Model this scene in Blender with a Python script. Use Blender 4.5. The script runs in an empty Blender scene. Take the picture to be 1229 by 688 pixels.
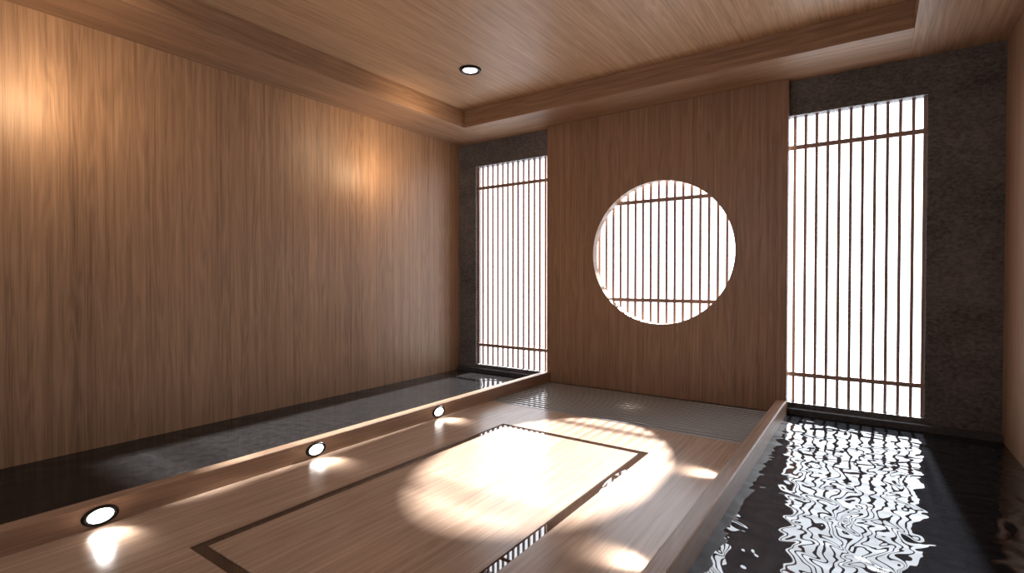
import bpy, bmesh, math
from mathutils import Vector, Matrix

S = bpy.context.scene
try:
    S.view_settings.view_transform = 'Standard'
    S.view_settings.look = 'None'
except Exception as e:
    print(e)

# ------------------------------------------------------------------ dims
XL, XR = -4.844, 0.870
YB, YF = 5.60, -1.80
ZS, ZC = 3.192, 3.406          # soffit / raised ceiling
PX0, PX1 = -3.32, -0.654       # central panel
PY = 5.50
FZ = 0.012
CAMZ = 1.296

# ------------------------------------------------------------------ materials
def new_mat(name):
    m = bpy.data.materials.new(name); m.use_nodes = True
    nt = m.node_tree
    b = nt.nodes['Principled BSDF']
    return m, nt, b

def N(nt, typ, **kw):
    n = nt.nodes.new(typ)
    for k, v in kw.items():
        setattr(n, k, v)
    return n

def math_n(nt, op, a, b=None, c=None):
    n = N(nt, 'ShaderNodeMath', operation=op)
    for i, v in enumerate((a, b, c)):
        if v is None: continue
        if isinstance(v, (int, float)): n.inputs[i].default_value = v
        else: nt.links.new(v, n.inputs[i])
    return n.outputs[0]

def wood(name, grain, across, dark, light, rough=0.42, plank=0.16, spec=0.5, seam=0.12, bump=0.05):
    m, nt, b = new_mat(name)
    L = nt.links
    geo = N(nt, 'ShaderNodeNewGeometry')
    dot = N(nt, 'ShaderNodeVectorMath', operation='DOT_PRODUCT')
    L.new(geo.outputs['Position'], dot.inputs[0]); dot.inputs[1].default_value = across
    u = math_n(nt, 'DIVIDE', dot.outputs['Value'], plank)
    idx = math_n(nt, 'FLOOR', u)
    fr = math_n(nt, 'FRACT', u)
    wn = N(nt, 'ShaderNodeTexWhiteNoise', noise_dimensions='1D')
    L.new(idx, wn.inputs['W'])
    offs = math_n(nt, 'MULTIPLY', wn.outputs['Value'], 7.0)
    comb = N(nt, 'ShaderNodeCombineXYZ')
    L.new(offs, comb.inputs[grain])
    add = N(nt, 'ShaderNodeVectorMath', operation='ADD')
    L.new(geo.outputs['Position'], add.inputs[0]); L.new(comb.outputs[0], add.inputs[1])
    def scaled(a, g):
        v = [a, a, a]; v[grain] = g
        n = N(nt, 'ShaderNodeVectorMath', operation='MULTIPLY')
        L.new(add.outputs[0], n.inputs[0]); n.inputs[1].default_value = v
        return n.outputs[0]
    n1 = N(nt, 'ShaderNodeTexNoise'); n1.inputs['Scale'].default_value = 1; n1.inputs['Detail'].default_value = 2
    n1.inputs['Distortion'].default_value = 0.3
    L.new(scaled(8, 0.5), n1.inputs['Vector'])
    ring = math_n(nt, 'SINE', math_n(nt, 'MULTIPLY', n1.outputs['Fac'], 60.0))
    ring = math_n(nt, 'MULTIPLY_ADD', ring, 0.5, 0.5)
    n2 = N(nt, 'ShaderNodeTexNoise'); n2.inputs['Scale'].default_value = 1; n2.inputs['Detail'].default_value = 4
    n2.inputs['Roughness'].default_value = 0.7
    L.new(scaled(190, 3.0), n2.inputs['Vector'])
    n3 = N(nt, 'ShaderNodeTexNoise'); n3.inputs['Scale'].default_value = 1; n3.inputs['Detail'].default_value = 3
    L.new(scaled(34, 0.22), n3.inputs['Vector'])
    def c(sock, k): return math_n(nt, 'MULTIPLY', math_n(nt, 'SUBTRACT', sock, 0.5), k)
    tot = math_n(nt, 'ADD', math_n(nt, 'ADD', c(ring, 0.18), c(n2.outputs['Fac'], 0.95)),
                 math_n(nt, 'ADD', c(n3.outputs['Fac'], 0.85), c(wn.outputs['Value'], 0.10)))
    tot = math_n(nt, 'ADD', tot, 0.50)
    d = math_n(nt, 'ABSOLUTE', math_n(nt, 'SUBTRACT', fr, 0.5))
    sm = math_n(nt, 'GREATER_THAN', d, 0.5 - 0.0016 / plank)
    tot = math_n(nt, 'SUBTRACT', tot, math_n(nt, 'MULTIPLY', sm, seam))
    ramp = N(nt, 'ShaderNodeMix', data_type='RGBA')
    ramp.clamp_factor = True
    L.new(tot, ramp.inputs[0])
    ramp.inputs[6].default_value = (*dark, 1); ramp.inputs[7].default_value = (*light, 1)
    L.new(ramp.outputs[2], b.inputs['Base Color'])
    b.inputs['Roughness'].default_value = rough
    b.inputs['Specular IOR Level'].default_value = spec
    bp = N(nt, 'ShaderNodeBump'); bp.inputs['Strength'].default_value = bump; bp.inputs['Distance'].default_value = 0.004
    L.new(n2.outputs['Fac'], bp.inputs['Height']); L.new(bp.outputs[0], b.inputs['Normal'])
    return m

WD, WL = (0.17, 0.096, 0.057), (0.56, 0.358, 0.225)
m_wallY = wood('wood_wall_side', 2, (0, 1, 0), WD, WL, 0.40, 0.30)
m_wallX = wood('wood_wall_back', 2, (1, 0, 0), WD, WL, 0.42, 0.30)
WDc, WLc = (0.32, 0.185, 0.10), (0.74, 0.495, 0.30)
m_ceilY = wood('wood_ceiling', 1, (1, 0, 0), WDc, WLc, 0.45, 0.11)
m_sofX = wood('wood_soffit_x', 0, (0, 1, 0), WD, WL, 0.45, 0.36, seam=0)
m_sofY = wood('wood_soffit_y', 1, (1, 0, 0), WD, WL, 0.45, 0.33, seam=0)
m_floor = wood('wood_floor', 1, (1, 0, 0), (0.30, 0.19, 0.137), (0.62, 0.45, 0.33), 0.24, 0.42, seam=0)
m_rim = wood('wood_rim', 1, (1, 0, 0), (0.22, 0.135, 0.09), (0.57, 0.38, 0.26), 0.35, 0.6, seam=0)
m_slat = wood('wood_lattice', 2, (1, 0, 0), (0.24, 0.15, 0.12), (0.52, 0.35, 0.28), 0.5, 0.5, seam=0)

def concrete(name, c0, c1, rough, bump, scale=1.0, k1=1.3, k2=2.4):
    m, nt, b = new_mat(name); L = nt.links
    geo = N(nt, 'ShaderNodeNewGeometry')
    n1 = N(nt, 'ShaderNodeTexNoise'); n1.inputs['Scale'].default_value = 1.8*scale; n1.inputs['Detail'].default_value = 8
    n1.inputs['Roughness'].default_value = 0.65
    n2 = N(nt, 'ShaderNodeTexNoise'); n2.inputs['Scale'].default_value = 34*scale; n2.inputs['Detail'].default_value = 6
    n2.inputs['Roughness'].default_value = 0.8
    sc = N(nt, 'ShaderNodeVectorMath', operation='MULTIPLY'); sc.inputs[1].default_value = (0.75, 0.75, 1.3)
    L.new(geo.outputs['Position'], sc.inputs[0])
    for n in (n1, n2): L.new(sc.outputs[0], n.inputs['Vector'])
    s = math_n(nt, 'ADD', math_n(nt, 'MULTIPLY', n1.outputs['Fac'], k1), math_n(nt, 'MULTIPLY', n2.outputs['Fac'], k2))
    s = math_n(nt, 'SUBTRACT', s, (k1+k2)/2-0.48)
    mx = N(nt, 'ShaderNodeMix', data_type='RGBA'); mx.clamp_factor = True
    L.new(s, mx.inputs[0]); mx.inputs[6].default_value = (*c0, 1); mx.inputs[7].default_value = (*c1, 1)
    L.new(mx.outputs[2], b.inputs['Base Color']); b.inputs['Roughness'].default_value = rough
    bp = N(nt, 'ShaderNodeBump'); bp.inputs['Strength'].default_value = bump; bp.inputs['Distance'].default_value = 0.08
    L.new(n2.outputs['Fac'], bp.inputs['Height']); L.new(bp.outputs[0], b.inputs['Normal'])
    return m
m_conc = concrete('rough_concrete', (0.12, 0.123, 0.13), (0.60, 0.59, 0.61), 0.5, 1.0)
m_kerb = concrete('kerb_stone', (0.03, 0.03, 0.033), (0.12, 0.12, 0.125), 0.35, 0.4)

def water(name, c0, c1, rough, strength, sc, ior=1.5, stretch=(1, 1, 1), dist=0.02, distort=0.5):
    m, nt, b = new_mat(name); L = nt.links
    geo = N(nt, 'ShaderNodeNewGeometry')
    mp = N(nt, 'ShaderNodeVectorMath', operation='MULTIPLY'); mp.inputs[1].default_value = stretch
    L.new(geo.outputs['Position'], mp.inputs[0])
    n1 = N(nt, 'ShaderNodeTexNoise'); n1.inputs['Scale'].default_value = sc; n1.inputs['Detail'].default_value = 0.0
    n1.inputs['Distortion'].default_value = distort
    L.new(mp.outputs[0], n1.inputs['Vector'])
    bp = N(nt, 'ShaderNodeBump'); bp.inputs['Strength'].default_value = strength; bp.inputs['Distance'].default_value = dist
    L.new(n1.outputs['Fac'], bp.inputs['Height']); L.new(bp.outputs[0], b.inputs['Normal'])
    n2 = N(nt, 'ShaderNodeTexNoise'); n2.inputs['Scale'].default_value = 14; n2.inputs['Detail'].default_value = 10
    n2.inputs['Roughness'].default_value = 0.7
    L.new(geo.outputs['Position'], n2.inputs['Vector'])
    mx = N(nt, 'ShaderNodeMix', data_type='RGBA')
    rr = math_n(nt, 'MULTIPLY_ADD', n2.outputs['Fac'], 1.8, -0.4)
    mx.clamp_factor = True
    L.new(rr, mx.inputs[0]); mx.inputs[6].default_value = (*c0, 1); mx.inputs[7].default_value = (*c1, 1)
    L.new(mx.outputs[2], b.inputs['Base Color'])
    b.inputs['Roughness'].default_value = rough; b.inputs['IOR'].default_value = ior
    return m
m_waterR = water('pool_water_right', (0.003, 0.004, 0.005), (0.010, 0.010, 0.012), 0.012, 1.0, 4.6, 1.8, (1, 1.15, 1), 0.0088, 1.4)
m_waterL = water('pool_water_left', (0.006, 0.006, 0.007), (0.036, 0.034, 0.033), 0.03, 1.0, 4.6, 1.22, (1, 1.1, 1), 0.006)

def plain(name, col, rough=0.5, metal=0.0, emit=None, es=0):
    m, nt, b = new_mat(name)
    b.inputs['Base Color'].default_value = (*col, 1); b.inputs['Roughness'].default_value = rough
    b.inputs['Metallic'].default_value = metal
    if emit:
        b.inputs['Emission Color'].default_value = (*emit, 1); b.inputs['Emission Strength'].default_value = es
    return m
m_black = plain('black_metal', (0.012, 0.012, 0.012), 0.3, 0.6)
m_chan = plain('channel_water', (0.05, 0.03, 0.022), 0.01)
m_chan.node_tree.nodes['Principled BSDF'].inputs['IOR'].default_value = 2.2
m_lens = plain('lamp_lens', (0.9, 0.9, 0.9), 0.3, 0, (1.0, 0.95, 0.90), 9)
m_grate = plain('grate_metal', (0.40, 0.39, 0.39), 0.16, 0.2)
m_pit = plain('drain_pit', (0.006, 0.006, 0.006), 0.6)

# ------------------------------------------------------------------ mesh helpers
def box(bm, x0, x1, y0, y1, z0, z1, mi=0):
    vs = [bm.verts.new(p) for p in ((x0,y0,z0),(x1,y0,z0),(x1,y1,z0),(x0,y1,z0),(x0,y0,z1),(x1,y0,z1),(x1,y1,z1),(x0,y1,z1))]
    for f in ((0,3,2,1),(4,5,6,7),(0,1,5,4),(1,2,6,5),(2,3,7,6),(3,0,4,7)):
        fc = bm.faces.new([vs[i] for i in f]); fc.material_index = mi

def finish(bm, name, mats, parent=None, bevel=0, segs=3, smooth=False):
    me = bpy.data.meshes.new(name); bm.normal_update(); bm.to_mesh(me); bm.free()
    for m in mats: me.materials.append(m)
    ob = bpy.data.objects.new(name, me); S.collection.objects.link(ob)
    if smooth:
        for p in me.polygons: p.use_smooth = True
    if bevel:
        md = ob.modifiers.new('bevel', 'BEVEL'); md.width = bevel; md.segments = segs; md.limit_method = 'ANGLE'
    if parent: ob.parent = parent
    return ob

def boxes(name, mats, lst, **kw):
    bm = bmesh.new()
    for b in lst: box(bm, *b)
    return finish(bm, name, mats, **kw)

def empty(name, loc=(0,0,0)):
    e = bpy.data.objects.new(name, None); e.empty_display_size = 0.1; e.location = loc
    S.collection.objects.link(e); return e

# ------------------------------------------------------------------ shell
T = 0.12
boxes('wall_left', [m_wallY], [(XL-T, XL, YF, YB+T, -0.3, ZC+0.1)])
boxes('wall_right', [m_wallY], [(XR, XR+T, YF, YB+T, -0.3, ZC+0.1)])
WT, WB = 2.868, 0.10
WLX, WRX = -4.55, 0.383
YW = YB + 0.12
boxes('wall_back', [m_conc], [
    (XL, WLX, YB, YW, -0.3, ZC+0.1),
    (WRX, XR, YB, YW, -0.3, ZC+0.1),
    (WLX, WRX, YB, YW, WT, ZC+0.1),
    (WLX, WRX, YB, YW, -0.3, WB)])
# wall behind the viewpoint, with an opening added to let in gentle fill light
FO = (-3.4, -1.0, 1.6, 2.9)
boxes('wall_front', [m_wallX], [
    (XL, FO[0], YF-T, YF, -0.3, ZC+0.1),
    (FO[1], XR, YF-T, YF, -0.3, ZC+0.1),
    (FO[0], FO[1], YF-T, YF, FO[3], ZC+0.1),
    (FO[0], FO[1], YF-T, YF, -0.3, FO[2])])
boxes('ceiling', [m_ceilY], [(XL, XR, YF, YB, ZC, ZC+0.1)])
SX0, SX1, SY1, SY0 = -4.19, 0.255, 4.93, -1.15
boxes('trim_1', [m_sofY], [(XL, SX0, YF, YB, ZS, ZC)], bevel=0.003)
boxes('trim_2', [m_sofY], [(SX1, XR, YF, YB, ZS, ZC)], bevel=0.003)
boxes('trim_3', [m_sofX], [(SX0, SX1, SY1, YB, ZS, ZC)], bevel=0.003)
boxes('trim_4', [m_sofX], [(SX0, SX1, YF, SY0, ZS, ZC)], bevel=0.003)

# base slab
boxes('foundation_slab', [m_kerb], [(XL, XR, YF, YB, -0.45, -0.3)])

# ------------------------------------------------------------------ central panel with moon window
CX, CZ, CR = -1.904, 1.585, 0.785
def moon_panel():
    bm = bmesh.new()
    x0, x1, z0, z1 = PX0, PX1, FZ, ZS
    ang = [2*math.pi*i/160 for i in range(160)]
    for cx, cz in ((x0,z0),(x1,z0),(x0,z1),(x1,z1)):
        ang.append(math.atan2(cz-CZ, cx-CX) % (2*math.pi))
    ang = sorted(set(round(a, 7) for a in ang))
    rings = []
    for y in (PY, YB-0.001):
        inn, out = [], []
        for a in ang:
            c, s = math.cos(a), math.sin(a)
            t = 1e9
            if c > 1e-6: t = min(t, (x1-CX)/c)
            if c < -1e-6: t = min(t, (x0-CX)/c)
            if s > 1e-6: t = min(t, (z1-CZ)/s)
            if s < -1e-6: t = min(t, (z0-CZ)/s)
            inn.append(bm.verts.new((CX+CR*c, y, CZ+CR*s)))
            out.append(bm.verts.new((CX+t*c, y, CZ+t*s)))
        rings.append((inn, out))
    n = len(ang)
    (fi, fo), (bi, bo) = rings
    for i in range(n):
        j = (i+1) % n
        bm.faces.new((fi[i], fo[i], fo[j], fi[j]))
        bm.faces.new((bi[i], bi[j], bo[j], bo[i]))
        bm.faces.new((fi[i], fi[j], bi[j], bi[i]))
        bm.faces.new((fo[i], bo[i], bo[j], fo[j]))
    bmesh.ops.recalc_face_normals(bm, faces=bm.faces)
    return finish(bm, 'wall_panel_moon_window', [m_wallX])
moon_panel()

def lattice(name, x0, x1, z0, z1, y, pitch, hz, w=0.024, frame=True):
    bm = bmesh.new()
    n = round((x1-x0)/pitch)
    p = (x1-x0)/n
    for i in range(n+1):
        x = x0 + i*p
        if i == 0: box(bm, x, x+w, y, y+0.03, z0, z1)
        elif i == n: box(bm, x-w, x, y, y+0.03, z0, z1)
        else: box(bm, x-w/2, x+w/2, y, y+0.03, z0, z1)
    for z in hz:
        box(bm, x0, x1, y-0.018, y+0.002, z-0.020, z+0.020)
    return finish(bm, name, [m_slat])
lattice('window_1', WLX, PX0+0.05, WB, WT, YB+0.05, 0.088, (2.566, 0.372))
lattice('window_2', CX-0.95, CX+0.95, 0.6, 2.55, YB+0.03, 0.090, (2.175, 1.055))
lattice('window_3', PX1-0.05, WRX, WB, WT, YB+0.05, 0.088, (2.566, 0.372))
# kumiko grid in the added fill-light opening behind the viewpoint
bm = bmesh.new()
for i in range(27):
    x = FO[0] + 0.01 + i*(FO[1]-FO[0]-0.02)/26
    box(bm, x-0.011, x+0.011, YF-0.07, YF-0.04, FO[2], FO[3])
for z in (1.8, 2.6): box(bm, FO[0], FO[1], YF-0.04, YF-0.02, z-0.014, z+0.014)
finish(bm, 'fill_opening_grid', [m_slat])

# ------------------------------------------------------------------ floor platform with channel
gx0, gx1, gy0, gy1 = -2.66, -1.33, 1.10, 3.66    # outer channel rectangle
cw = 0.062
RX0, RX1 = -3.27, -0.74
GY = 4.27
fb = [
    (RX0, gx0, YF, GY, -0.3, FZ), (gx1, RX1, YF, GY, -0.3, FZ),
    (gx0, gx1, YF, gy0, -0.3, FZ), (gx0, gx1, gy1, GY, -0.3, FZ),
    (gx0+cw, gx1-cw, gy0+cw, gy1-cw, -0.3, FZ)]
boxes('floor', [m_floor], fb)
zc = FZ - 0.006
boxes('floor_water_channel', [m_chan], [
    (gx0, gx0+cw, gy0, gy1, -0.3, zc), (gx1-cw, gx1, gy0, gy1, -0.3, zc),
    (gx0+cw, gx1-cw, gy0, gy0+cw, -0.3, zc), (gx0+cw, gx1-cw, gy1-cw, gy1, -0.3, zc)])

# ------------------------------------------------------------------ drain grate
g = empty('drain_grate', (0, 0, 0))
bm = bmesh.new()
n = 16
for i in range(n):
    y = GY + 0.014 + i*(PY-GY-0.014)/n
    box(bm, RX0, RX1, y, y+0.046, -0.02, FZ)
finish(bm, 'slats', [m_grate], parent=g, bevel=0.003)
bm = bmesh.new()
for i in range(9):
    x = RX0 + 0.004 + i*(RX1-RX0-0.02)/8
    box(bm, x, x+0.012, GY, PY, -0.04, -0.02)
finish(bm, 'cross_bars', [m_grate], parent=g)
boxes('pit', [m_pit], [(RX0, RX1, GY, PY, -0.3, -0.10)], parent=g)

# ------------------------------------------------------------------ rims
RT = 0.135
boxes('trim_5', [m_rim], [(-3.36, RX0, YF, PY, -0.3, RT)], bevel=0.006)
boxes('trim_6', [m_rim], [(RX1, -0.65, YF, PY, -0.3, RT)], bevel=0.012)

# ------------------------------------------------------------------ pools
boxes('pool_water', [m_waterL], [(XL+0.001, -3.36, YF+0.001, PY+0.03, -0.3, 0.0)])
boxes('pool_water', [m_waterR], [(-0.65, XR-0.001, YF+0.001, PY+0.03, -0.3, 0.0)])
boxes('pool_kerb', [m_kerb], [(XL, PX0, PY+0.03, YB, -0.3, 0.055), (PX1, XR, PY+0.03, YB, -0.3, 0.055)], bevel=0.006)  # low stone kerb where the pools meet the back wall

# ------------------------------------------------------------------ lamps
def ring_mesh(name, r, tube, mat, parent):
    bm = bmesh.new(); n, k = 48, 12
    vs = [[bm.verts.new(((r+tube*math.cos(b))*math.cos(a), (r+tube*math.cos(b))*math.sin(a), tube*math.sin(b)))
           for b in [2*math.pi*j/k for j in range(k)]] for a in [2*math.pi*i/n for i in range(n)]]
    for i in range(n):
        for j in range(k):
            bm.faces.new((vs[i][j], vs[(i+1)%n][j], vs[(i+1)%n][(j+1)%k], vs[i][(j+1)%k]))
    return finish(bm, name, [mat], parent=parent, smooth=True)

def disc_mesh(name, r, z, mat, parent, depth=0.004):
    bm = bmesh.new()
    bmesh.ops.create_cone(bm, cap_ends=True, segments=48, radius1=r, radius2=r*0.96, depth=depth, matrix=Matrix.Translation((0,0,z)))
    return finish(bm, name, [mat], parent=parent)

def spot(name, energy, color, loc, direction, size, blend, radius, parent=None):
    l = bpy.data.lights.new(name, 'SPOT'); l.energy = energy; l.color = color
    l.spot_size = math.radians(size); l.spot_blend = blend; l.shadow_soft_size = radius
    o = bpy.data.objects.new(name, l); S.collection.objects.link(o)
    o.location = loc; o.rotation_euler = Vector(direction).to_track_quat('-Z', 'Y').to_euler()
    if parent: o.parent = parent
    return o

def step_light(x, y, side):
    e = empty('step_light', (x, y, 0.066))
    e.rotation_euler = (0, math.radians(90*side), 0)
    e.scale = (0.62, 1, 1)
    ring_mesh('bezel', 0.069, 0.013, m_black, e)
    disc_mesh('lens', 0.060, 0.003, m_lens, e)
    spot('step_light_beam', 13, (1, 0.96, 0.92), (x+side*0.05, y, 0.12), (side*1.0, 0, -0.95), 72, 0.9, 0.03)
for y in (-0.34, 0.934, 2.197, 3.477):
    step_light(RX0, y, 1)
    step_light(RX1, y, -1)

def downlight(x, y, en):
    e = empty('recessed_downlight', (x, y, ZC))
    ring_mesh('trim_ring', 0.092, 0.020, m_black, e)
    disc_mesh('lens', 0.070, -0.006, m_lens, e, 0.008)
    spot('downlight_beam', en, (1, 0.85, 0.68), (x, y, ZC-0.04), (0, 0, -1), 110, 0.8, 0.05)
for x, y, en in ((-3.32, 4.0, 16), (-3.32, 0.6, 16), (-0.6, 0.2, 5)):  # only the first is in view; the others are added as soft fill
    downlight(x, y, en)

# warm wall washers, each with an added broad fill light
for y in (1.0, 4.0):
    spot('unseen_wall_wash', 12, (1, 0.69, 0.40), (-4.42, y, 2.56), (-1, 0, -0.1), 170, 1.0, 0.17)
    spot('unseen_wall_wash', 32, (1, 0.70, 0.43), (-3.7, y, 2.9), (-1, 0, -0.1), 140, 1.0, 0.3)  # added unseen fill, warms the upper wall broadly

# ------------------------------------------------------------------ sun + world
sl = bpy.data.lights.new('sun', 'SUN'); sl.energy = 30; sl.angle = math.radians(2.2); sl.color = (1, 0.99, 0.98)
so = bpy.data.objects.new('sun', sl); S.collection.objects.link(so)
so.location = (-2, 12, 8)
so.rotation_euler = Vector((0.05, -2.4, -1.57)).to_track_quat('-Z', 'Y').to_euler()

w = bpy.data.worlds.new('world'); S.world = w; w.use_nodes = True
bg = w.node_tree.nodes['Background']
bg.inputs['Color'].default_value = (0.88, 0.93, 1.0, 1); bg.inputs['Strength'].default_value = 4.6

def portal(name, x0, x1, z0, z1, y, d):
    l = bpy.data.lights.new(name, 'AREA'); l.shape = 'RECTANGLE'; l.size = x1-x0; l.size_y = z1-z0
    l.cycles.is_portal = True
    o = bpy.data.objects.new(name, l); S.collection.objects.link(o)
    o.location = ((x0+x1)/2, y, (z0+z1)/2)
    o.rotation_euler = Vector((0, d, 0)).to_track_quat('-Z', 'Z').to_euler()
portal('sky_portal', WLX, PX0, WB, WT, YW+0.02, -1)
portal('sky_portal', CX-CR, CX+CR, CZ-CR, CZ+CR, YW+0.02, -1)
portal('sky_portal', PX1, WRX, WB, WT, YW+0.02, -1)
portal('sky_portal', FO[0], FO[1], FO[2], FO[3], YF-T-0.02, 1)  # sky through the added fill opening

# ------------------------------------------------------------------ camera
c = bpy.data.cameras.new('camera'); c.sensor_width = 36; c.lens = 36*614/1229; c.clip_start = 0.02
co = bpy.data.objects.new('camera', c); S.collection.objects.link(co)
co.location = (0, 0, CAMZ)
co.rotation_euler = (math.radians(90-0.84), 0, math.radians(35.05))
S.camera = co
